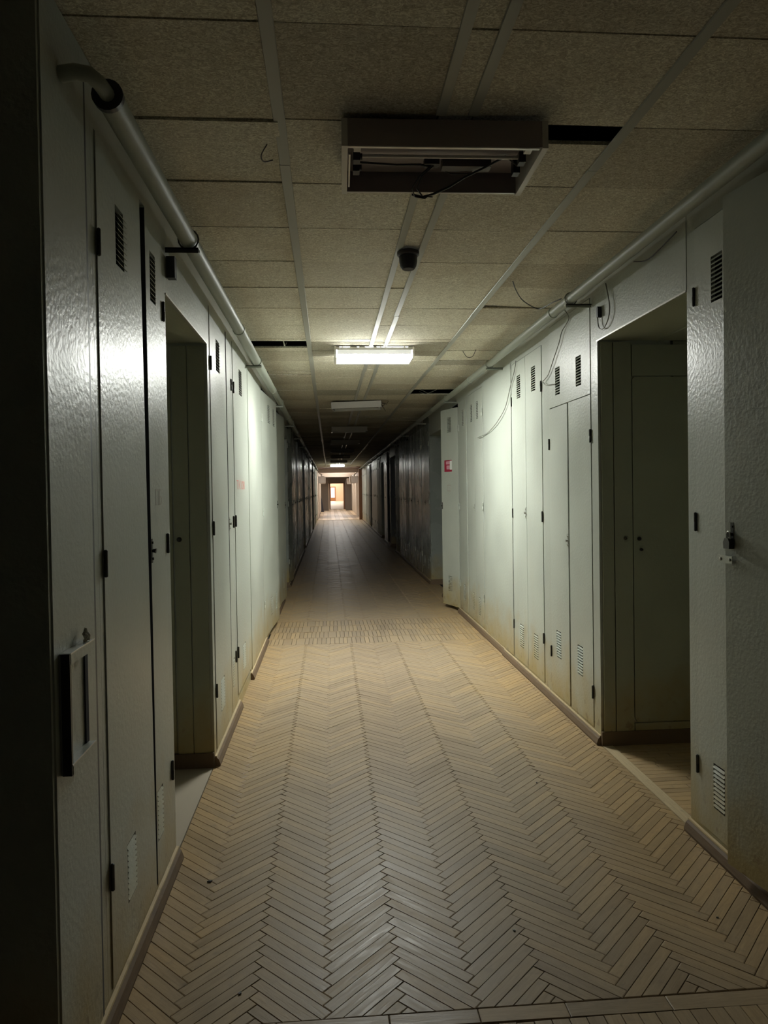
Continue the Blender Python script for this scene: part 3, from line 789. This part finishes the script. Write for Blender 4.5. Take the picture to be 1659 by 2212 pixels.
rt = empty('door_2', (XL, YL, 0)); tag(rt, kind='structure')
mb = MB(); mb.box(-.108, -.018, -.012, -.002, .085, 2.37); mb.box(-.196, -.114, -.012, -.002, .085, 2.37); mb.build('door_frame', M['alcove'], rt)
mb = MB(); mb.box(-.80, -.206, -.012, -.002, .10, 2.20); mb.build('door_leaf', M['alcove'], rt)
mb = MB(); mb.lathe([(.014, -.012), (.014, -.02), (.008, -.028)], (-.170, 0, 1.29), 'y', 14); mb.build('door_knob', M['lockdark'], rt, smooth=True)
# bright edge angle along the bottom of the header
mb = MB(); mb.box(XL-.002, XL+.004, 3.04, 4.05, OTOP-.006, OTOP+.002); mb.build('header_edge', M['rail'], wl)
mb = MB(); mb.box(1.595, 1.601, 3.06, 4.12, OTOPR-.006, OTOPR+.002); mb.build('header_edge', M['rail'], wr)

# ================================================================== HOLDER ON THE NEAR LEFT
h = empty('sheet_holder', (XL+.005, 1.875, .86)); tag(h, 'empty metal sheet holder with open right side on the near left panel', 'holder')
mb = MB(); mb.box(0, .004, -.088, .092, 0, .30); mb.build('back_plate', M['paint_plain'], h)
mb = MB(); mb.box(.004, .026, -.088, .092, .272, .300); mb.build('top_rail', M['frame'], h)
mb = MB(); mb.box(.004, .026, -.088, .086, .0, .026); mb.build('bottom_rail', M['frame'], h)
mb = MB(); mb.box(.004, .026, -.092, -.082, .0, .300); mb.build('side_rail', M['lockdark'], h)
mb = MB(); mb.box(.006, .009, .066, .088, .026, .272); mb.build('slot', M['dark'], h)  # dark strip standing for the shadow inside the open side
mb = MB(); mb.box(.0262, .0275, -.088, .092, .298, .3015); mb.box(.0262, .0275, -.088, .086, .024, .0275); mb.build('bright_edge', M['rail'], h)
t = MB()
for k in range(7):
    a = random.random()*6; t.tube([(.012+.004*math.cos(a), -.005+k*.004+.004*math.sin(a), .0), (.016, k*.004, .012), (.010, -.002+k*.003, .020+.002*k), (.014, .004+k*.003, .006)], .004, 5)
o = t.build('crumpled_tape', M['tape'], None, True, loc=(XL+.008, 1.925, 1.1625)); tag(o, 'crumpled bit of clear tape on top of the sheet holder', 'tape')

# ================================================================== PIPES
def pipe_run(name, x, z, r, y0, y1, s, brk, label, dx=0.0):
    root = empty(name, (x, y0, z)); tag(root, label, 'pipe')
    y = y0; seg = 2.8
    while y < y1-.05:
        e = min(y+seg, y1)
        mb = MB(); mb.tube([(x+dx*(y-y0)-x, y-y0, 0), (dx*(e-y0), e-y0, 0)], r, 20)
        mb.build('pipe_length', M['pipe'], root, smooth=True)
        mb = MB(); mb.tube([(dx*(e-y0), e-y0-.045, 0), (dx*(e-y0), min(e, y1)-y0, 0)], r+.0045, 20); mb.build('collar', M['pipe'], root, smooth=True)
        y = e
    for b_ in brk:
        wx = (XL if s > 0 else XR(b_)) - x - dx*(b_-y0); yy_ = b_-y0; cx = dx*(b_-y0)
        wx += cx
        mb = MB()
        a0, a1 = sorted((wx+s*.002, cx+s*r*1.2))
        mb.box(a0, a1, yy_-.02, yy_+.02, -r-.012, -r-.004); mb.box(a0, a1, yy_-.02, yy_-.016, -r-.026, -r-.006)
        pts = [(cx+(r+.006)*math.cos(w_), yy_, (r+.006)*math.sin(w_)) for w_ in [-PI*.35+PI*1.7*i/14 for i in range(15)]]
        mb.tube(pts, .004, 6)
        mb.build('bracket', M['pipe'] if b_ > 3.5 else M['hinge'], root)
    return root
bl = [3.07, 5.87, 8.6, 11.2, 13.9, 16.6, 19.3, 22, 24.7, 27.4, 30.1, 32.8, 35.5]
pr = pipe_run('steam_pipe', -.575, 2.620, .036, 1.98, 37.3, 1, bl, 'long grey-green pipe on brackets along the top of the left wall')
mb = MB(); mb.tube([(-.090, -.10, .0), (-.05, -.105, .004), (-.02, -.095, .004), (-.004, -.065, .0), (0, -.02, 0), (0, .01, 0)], .020, 14); mb.build('elbow', M['pipe'], pr, smooth=True)
mb = MB(); mb.tube([(0, -.012, 0), (0, .006, 0)], .042, 18); mb.build('sleeve', M['lockdark'], pr, smooth=True)
br_ = [1.95, 4.22, 6.45, 8.9, 11.8, 14.5, 17.2, 20.1, 22.9, 25.7, 28.5, 31.3, 34.1, 36.6]
pq = pipe_run('steam_pipe', 1.468, 2.690, .031, 1.80, 37.3, -1, br_, 'long grey-green pipe on brackets along the top of the right wall', dx=.0046)
mb = MB(); mb.box(0, .035, -.02, .02, -.045, .045); o = mb.build('junction_box', M['black'], None, loc=(XL+.004, 3.075, 2.50)); tag(o, 'small black junction box under the first bracket of the left pipe', 'junction box')

# ================================================================== LAMPS
def fixture(i, yc, lit, label, group=None, tilt=(0, 0), emm='lamp_on', sidem='lamp_side'):
    w, dpt, hgt = .680, .375, .088
    r = empty('ceiling_lamp', (.412, yc+dpt/2, CEIL-.008-(.008 if tilt[0] or tilt[1] else 0))); r.rotation_euler = (0, tilt[0], tilt[1]); tag(r, label, 'lamp', group)
    hw, hd = w/2, dpt/2
    if lit:
        mb = MB(); mb.box(-hw, hw, -hd, hd, -.028, -.001); mb.build('housing', M['lampwhite'], r)
        mb = MB()
        for a, b_ in ((-.30, -.285), (-.27, -.215), (-.15, -.135), (-.08, -.01), (.02, .045), (.06, .09), (.10, .15), (.16, .21), (.215, .25), (.27, .29)):
            for q in (-1, 1): mb.box(a, b_, *sorted((q*(hd+.0005), q*(hd+.002))), -.006, -.002)
        mb.build('glowing_slots', M['lamp_slot'], r)
        mb = MB(); mb.box(-hw+.02, hw-.02, -hd+.004, hd-.004, -.065, -.029); mb.build('glowing_sides', M[sidem], r)
        mb = MB(); mb.poly([(-hd+.004, -.066), (-hd+.004, -.070), (-hd*.86, -.088), (hd*.86, -.088), (hd-.004, -.070), (hd-.004, -.066)], -hw+.016, hw-.016, 'x'); mb.build('diffuser', M[emm], r)
        for q in (-1, 1):
            mb = MB(); mb.poly([(-hd-.004, 0), (hd+.004, 0), (hd+.004, -.064), (hd*.82, -.092), (-hd*.82, -.092), (-hd-.004, -.064)], q*hw-.007, q*hw+.007, 'x'); mb.build('end_cap', M['white'], r)
        return r
    mb = MB(); t = .004; mb.box(-hw, hw, -hd, hd, -.008, 0); mb.box(-hw, hw, -hd, -hd+t, -hgt, -.008); mb.box(-hw, hw, hd-t, hd, -hgt, -.008)
    mb.build('housing', M['lampgrey'] if i == 0 else M['lampwhite'], r)
    for q in (-1, 1):
        mb = MB(); mb.box(min(q*(hw+.008), q*(hw-.012)), max(q*(hw+.008), q*(hw-.012)), -hd-.002, hd+.008, -hgt-.004, 0); mb.build('end_cap', M['white'] if i == 0 else M['lampwhite'], r)
    return r
def open_details(r):
    hw, hd = .34, .1875
    mb = MB(); mb.box(-hw+.01, hw-.02, -hd+.002, -hd+.014, -.0915, -.088); mb.build('rim', M['rail'], r)
    mb = MB(); mb.box(-hw+.01, hw-.02, hd-.012, hd-.002, -.0905, -.088); mb.build('rim', M['rail'], r)
    mb = MB(); mb.box(-hw+.03, hw-.03, -.130, -.010, -.038, -.009); mb.build('reflector_tray', M['lampgrey'], r)
    for y in (-.128, -.035):
        mb = MB(); mb.tube([(-hw+.05, y, -.052), (hw-.05, y, -.052)], .006, 10); mb.build('tube_rail', M['rail'], r, smooth=True)
    mb = MB(); mb.box(-hw+.03, hw-.03, .02, .16, -.020, -.009); mb.build('gear_tray', M['lampgrey'], r)
    mb = MB(); mb.box(.02, .20, .030, .075, -.055, -.021); mb.build('ballast', simple('ballast_grey', (.10, .09, .09), .4), r)
    mb = MB(); mb.box(-.045, .01, .035, .070, -.045, -.021); mb.build('terminal_block', M['black'], r)
    for q in (-1, 1):
        for y in (-.128, -.035, .05):
            mb = MB(); mb.box(q*(hw-.045)-.012, q*(hw-.045)+.012, y-.018, y+.018, -.075, -.021); mb.lathe([(.011, 0), (.011, .008)], (q*(hw-.045)-q*.012, y, -.055), 'x', 12); mb.build('tube_holder', M['black'] if y > -.1 else M['white'], r)
    for y in (-.085, -.02):
        mb = MB(); mb.box(-hw+.016, -hw+.022, -.12, .14, -.088, -.080) if y < -.05 else None
        if mb.v: mb.build('inner_lip', M['rail'], r)
    import math as m_
    mb = MB()
    mb.tube([(-.29, .04, -.04), (-.15, .045, -.046), (-.06, .05, -.042), (-.02, .055, -.045)], .004, 6)
    mb.tube([(-.02, .05, -.045), (-.06, .07, -.075), (-.085, .11, -.105), (-.07, .15, -.118), (-.03, .165, -.118), (-.01, .15, -.108)], .0028, 6)
    mb.tube([(-.01, .05, -.045), (-.05, .08, -.070), (-.065, .12, -.100), (-.04, .16, -.112), (.0, .165, -.112)], .0028, 6)
    mb.tube([(-.08, .155, -.108), (-.04, .162, -.114), (.0, .155, -.106), (.06, .13, -.088), (.11, .09, -.07), (.18, .02, -.06), (.24, -.03, -.045)], .0042, 6)
    mb.tube([(.02, .06, -.05), (.06, .09, -.058), (.14, .08, -.06)], .0022, 6)
    mb.tube([(.24, -.03, -.045), (.30, .03, -.055), (.31, .10, -.05)], .003, 6)
    mb.build('loose_wires', M['wire'], r, smooth=True)
L0 = fixture(0, LAMPY[0], False, 'dead open ceiling lamp nearest the viewer with black wires hanging out', tilt=(0, -.018)); open_details(L0)
fixture(1, LAMPY[1], True, 'burning white fluorescent ceiling lamp, nearest lit one')
L2 = fixture(2, LAMPY[2], False, 'dead white ceiling lamp hanging crooked just behind the burning one', tilt=(-.022, -.10))
mb = MB(); mb.box(-.30, .30, -.15, .15, -.060, -.012); mb.build('tray', M['lampwhite'], L2)
mb = MB(); mb.tube([(.33, -.1, -.02), (.37, -.08, -.07), (.40, -.02, -.02)], .004, 5); mb.tube([(.33, -.1, -.02), (.42, -.14, -.05), (.45, -.1, .0)], .004, 5); mb.tube([(.33, -.1, -.02), (.38, 0, -.09), (.40, .08, -.12)], .004, 5); mb.build('loose_wires', M['wire'], L2)
for i in (3, 4, 5, 6, 7):
    L_ = fixture(i, LAMPY[i], False, {3: 'dark dead ceiling lamp, second behind the burning one', 4: 'dark dead ceiling lamp, third behind the burning one, in the black stretch', 5: 'unlit ceiling lamp in the black stretch, fourth behind the burning one', 6: 'unlit ceiling lamp in the black stretch, fifth behind the burning one', 7: 'unlit ceiling lamp next before the far burning one'}[i], 'unlit lamps in the black stretch' if i > 4 else None, tilt=(0, random.uniform(-.03, .03)))
    mb = MB(); mb.box(-.31, .31, -.16, .16, -.055, -.012); mb.build('tray', M['lampwhite'], L_)
fixture(8, LAMPY[8], True, 'small far burning ceiling lamp just before the portal', emm='lamp_far', sidem='lamp_far')

# siren pot on the ceiling
r = empty('detector_pot', (.432, 3.71, CEIL-.006)); tag(r, 'small dark pot-shaped detector on the ceiling between two grey strips', 'detector')
mb = MB(); mb.lathe([(.050, 0), (.058, -.004), (.058, -.020), (.052, -.026)], (0, 0, 0), 'z', 28); mb.build('detector_base', simple('brown_black_base', (.03, .022, .028), .5), r, smooth=True)
mb = MB(); mb.lathe([(.048, -.027), (.047, -.055), (.042, -.078), (.034, -.090), (.031, -.094)], (0, 0, 0), 'z', 28); mb.build('detector_body', M['black'], r, smooth=True)

# ================================================================== CABLES
def cable(pts, r, mat, label, cat='cable', sub=6):
    P = [Vector(p) for p in pts]; out = []
    for i in range(len(P)-1):
        p0, p1, p2, p3 = P[max(i-1, 0)], P[i], P[i+1], P[min(i+2, len(P)-1)]
        for k in range(sub):
            t = k/sub; out.append(.5*((2*p1)+(-p0+p2)*t+(2*p0-5*p1+4*p2-p3)*t*t+(-p0+3*p1-3*p2+p3)*t**3))
    out.append(P[-1]); mb = MB(); mb.tube(out, r, 6); o = mb.build('cable', M[mat], None, True); return tag(o, label, cat)
cable([(1.127, 4.235, 2.797), (1.18, 4.363, 2.780), (1.278, 4.552, 2.765), (1.417, 4.711, 2.755), (1.44, 4.60, 2.74), (1.45, 4.50, 2.738), (1.48, 4.40, 2.738)], .0035, 'wire', 'dark cable sagging from a ceiling board to the right pipe')
w_ = lambda y, z, d=.02: (XR(y)-d, y, z)
cable([(1.50, 4.50, 2.73), w_(4.56, 2.66), w_(4.70, 2.60), w_(4.763, 2.538), w_(4.866, 2.463), w_(4.974, 2.384), w_(5.03, 2.354), w_(5.166, 2.328)], .0032, 'wirelight', 'thin grey cable hanging from the right pipe to the louvred cabinet hinge')
cable([w_(5.143, 2.326), w_(5.09, 2.30), w_(5.032, 2.288), w_(4.94, 2.28), w_(4.86, 2.268)], .003, 'wirelight', 'short curled cable end across the vented top panel')
cable([w_(5.90, 2.62), w_(5.952, 2.549), w_(6.115, 2.415), w_(6.288, 2.274), w_(6.521, 2.181, .03), w_(6.81, 2.124, .03), w_(7.122, 2.099), w_(7.51, 2.095)], .0035, 'wirelight', 'dark thin cable arching down across the bulging right panel')
cable([w_(3.93, 2.70), w_(3.907, 2.646), w_(3.876, 2.56), w_(3.891, 2.50), w_(3.946, 2.46), w_(4.001, 2.457), w_(4.043, 2.483), w_(4.056, 2.54), w_(4.06, 2.60)], .0035, 'wirelight', 'looped cable beside the bracket above the right passage')
cable([w_(3.55, 2.70), w_(3.40, 2.66), w_(3.25, 2.67), w_(3.1, 2.69)], .003, 'wire', 'thin cable strung below the right pipe over the passage')
cable([(1.225, 6.358, 2.79), (1.29, 6.50, 2.765), (1.33, 6.45, 2.76), (1.33, 6.294, 2.79)], .003, 'wire', 'little cable loop at the ceiling beyond the burning lamp')
cable([(1.2, 9.25, 2.83), (1.26, 9.1, 2.78), (1.36, 8.95, 2.80), (1.44, 8.95, 2.86)], .003, 'wirelight', 'tangled grey cable in the ceiling hole on the right')
cable([(1.15, 9.15, 2.86), (1.22, 9.0, 2.80), (1.30, 9.1, 2.79), (1.40, 9.25, 2.86)], .003, 'wirelight', 'second tangled cable in the right ceiling hole')
mb = MB(); mb.poly([(-.012, -.03), (.012, -.03), (.014, .02), (.006, .034), (-.008, .03)], -.012, .012, 'x'); o = mb.build('cable_plug', M['black'], None, loc=(1.583, 4.04, 2.565)); tag(o, 'black plug hanging in a cable loop above the right passage', 'plug')
cable([(-.19, 2.70, 2.79), (-.22, 2.67, 2.77), (-.225, 2.62, 2.77), (-.20, 2.57, 2.785)], .0025, 'wire', 'short black wire curl on the ceiling by the left strip')

# debris on the floor
for i, (x, y, s_) in enumerate(((-.50, 2.85, .010), (1.06, 3.63, .006), (.62, 2.42, .006), (1.36, 2.42, .005), (-.30, 2.20, .007))):
    mb = MB(); mb.poly([(-s_, -.4*s_), (.6*s_, -.6*s_), (s_, .3*s_), (-.2*s_, .6*s_)], 0, s_*.5)
    o = mb.build('dirt_crumb', M['lockdark'], None, loc=(x, y, .0005), rot=(0, 0, i)); tag(o, ['dark dirt crumb on the parquet beside the near left baseboard', 'farthest dark dirt crumb, on the parquet before the right passage', 'dark dirt crumb in the middle of the nearest herringbone', 'dark dirt crumb on the parquet near the near right baseboard', 'dark dirt crumb at the bottom left by the border board'][i], 'crumb', 'dirt crumbs on the parquet')

# ================================================================== PORTAL AND ROOMS BEYOND
mb = MB(); mb.box(XR(37.6)-.17, 1.95, PORTAL-.12, PORTAL, 0, 2.76); mb.box(-1.1, -.70, PORTAL-.12, PORTAL, 0, 2.76); mb.box(-.70, -.655, PORTAL-.12, PORTAL, 0, 2.76)
mb.box(-1.1, 1.95, PORTAL-.1, PORTAL, 2.76, 3.08); mb.build('trim_1', M['wood_brown'])['kind'] = 'structure'
mb = MB(); mb.box(-.60, 1.45, PORTAL-.16, PORTAL-.125, 2.77, 2.795); mb.build('trim_2', M['rail'])['kind'] = 'structure'
mb = MB(); mb.box(-2.6, 3.5, PORTAL, 60, 2.87, 2.95); mb.build('ceiling_far', M['mauve'])['kind'] = 'structure'
mb = MB()
for y in (43.0, 47.5, 52.0, 57.0): mb.box(-1.2, 2.1, y, y+.4, 2.64, 2.868)
mb.build('trim_3', M['cream'])['kind'] = 'structure'
for s in (1, -1):
    xw = -.64 if s > 0 else 1.74
    for i in range(8):
        y0 = 37.75+i*2.1
        root = empty('cream_cabinet', (xw, y0, 0)); tag(root, '%s cream cabinet beyond the portal, %s side' % (ORD[i], 'left' if s > 0 else 'right'), 'cabinet', 'cream cabinets beyond the portal, %s' % ('left' if s > 0 else 'right'))
        mb = MB(); mb.box(*sorted((-.45*s, 0)), 0, 2.02, 0, 2.86); mb.build('carcass', M['cream'], root)
        for k in range(2):
            mb = MB(); mb.box(*sorted((.002*s, .022*s)), .03+k*1.0, .97+k*1.0, .08, 2.30); mb.build('door', M['cream'], root)
    mb = MB(); mb.box(*sorted((xw-.46*s, xw-.5*s)), PORTAL, 60, 0, 2.87)
    mb.build('wall_far_'+('left' if s > 0 else 'right'), M['warmwall'])['kind'] = 'structure'
# white meter boxes high on both sides
for i, (x, y, n_) in enumerate(((-.43, 42.0, 'left'), (-.40, 46.0, 'left'), (1.53, 42.5, 'right'), (1.52, 46.0, 'right'), (1.44, 50.0, 'right'))):
    b_ = empty('wall_box', (x, y, 2.0)); tag(b_, {0: 'nearer white box high on the left beyond the portal', 1: 'farther white box high on the left beyond the portal', 2: 'nearest white box high on the right beyond the portal', 3: 'middle white box high on the right beyond the portal', 4: 'farthest white box high on the right beyond the portal'}[i], 'box')
    mb = MB(); mb.poly([(-.16, 0), (.16, 0), (.19, .06), (.19, .40), (-.19, .40), (-.19, .06)], -.25, .25, 'y'); mb.build('casing', M['white'], b_)
    mb = MB(); mb.tube([(0, 0, .40), (.02, 0, .50), (-.10 if x < 0 else .1, 0, .58), (-.16 if x < 0 else .16, 0, .60)], .03, 8); mb.build('duct_stub', M['white'], b_, smooth=True)
# light panels added out of sight between the beams to brighten this section
for i, y in enumerate((38.6, 46.6, 51.1, 56.1)):
    r = empty('ceiling_lamp', (.55, y, 2.868)); tag(r, ['nearest', 'second', 'third', 'farthest'][i]+' flat lamp panel recessed behind the beams beyond the portal', 'lamp', 'lamp panels beyond the portal')  # added light panel, not one of the real ceiling lamps
    mb = MB(); mb.box(-.84, .84, -.34, .34, -.03, 0); mb.build('housing', M['lampwhite'], r)
    mb = MB(); mb.box(-.8, .8, -.30, .30, -.036, -.031); mb.build('diffuser', M['tube_on'], r)
# partition at y=60 with open doorway
mb = MB(); mb.box(-2.6, .04, 59.9, 60.1, 0, 2.87); mb.box(1.30, 3.5, 59.9, 60.1, 0, 2.87); mb.box(.04, 1.30, 59.9, 60.1, 2.2, 2.87)
mb.box(.04, .0405, 59.9, 60.1, 0, 2.2); mb.build('wall_partition', M['darkwall'])['kind'] = 'structure'
mb = MB(); mb.box(.04, .10, 59.85, 60.15, 0, 2.2); mb.box(1.20, 1.30, 59.85, 60.15, 0, 2.2); mb.box(.04, 1.30, 59.85, 60.15, 2.14, 2.2); mb.build('trim_4', M['wood_brown'])['kind'] = 'structure'
mb = MB(); mb.box(-.62, -.05, 55.5, 55.9, 0, 2.35); o = mb.build('grey_locker', M['darkwall']); tag(o, 'dark grey locker standing left of the far doorway', 'locker')
mb = MB(); mb.box(-.045, .0, 55.5, 55.56, .0, 2.1); o = mb.build('upright_batten', M['warmwall']); tag(o, 'pale upright batten at the edge of the far locker', 'batten')
mb = MB(); mb.box(1.30, 1.72, 55.6, 55.9, 0, 2.35); o = mb.build('grey_locker', M['darkwall']); tag(o, 'grey locker standing right of the far doorway', 'locker')
mb = MB(); mb.poly([(-.60, 0), (-.40, 0), (-.56, 1.0), (-.60, 1.0)], 52.2, 52.3, 'y'); o = mb.build('leaning_board', M['black']); tag(o, 'black board leaning against the left side of the far section', 'board')
# bright far hall
mb = MB(); mb.box(-6, 7, 60, 112, 3.7, 3.8); mb.build('ceiling_hall_far', M['warmwall'])['kind'] = 'structure'
mb = MB(); mb.box(-6, -5.95, 60, 112, 0, 3.7); mb.box(6.95, 7, 60, 112, 0, 3.7); mb.box(-6, -2.6, 60, 60.1, 0, 3.7); mb.box(3.5, 7, 60, 60.1, 0, 3.7); mb.box(-2.6, 3.5, 60.0, 60.1, 2.87, 3.7); mb.build('wall_hall_sides', M['warmwall'])['kind'] = 'structure'
mb = MB(); mb.box(-6, 7, 108, 108.2, 0, 3.7); mb.build('wall_end', M['warmwall'])['kind'] = 'structure'
d = empty('door_3', (.55, 107.98, 0)); tag(d, kind='structure', label='brown wooden door with a tall daylit pane at the far end')
mb = MB(); mb.box(-.48, -.28, -.06, 0, 0, 2.15); mb.box(.28, .42, -.06, 0, 0, 2.15); mb.box(-.28, .28, -.06, 0, 0, .50); mb.box(-.28, .28, -.06, 0, 2.0, 2.15); mb.build('door_leaf', M['wood_orange'], d)
mb = MB(); mb.box(-.28, .28, -.04, -.01, .5, 2.0); mb.build('pane', M['daylight'], d)
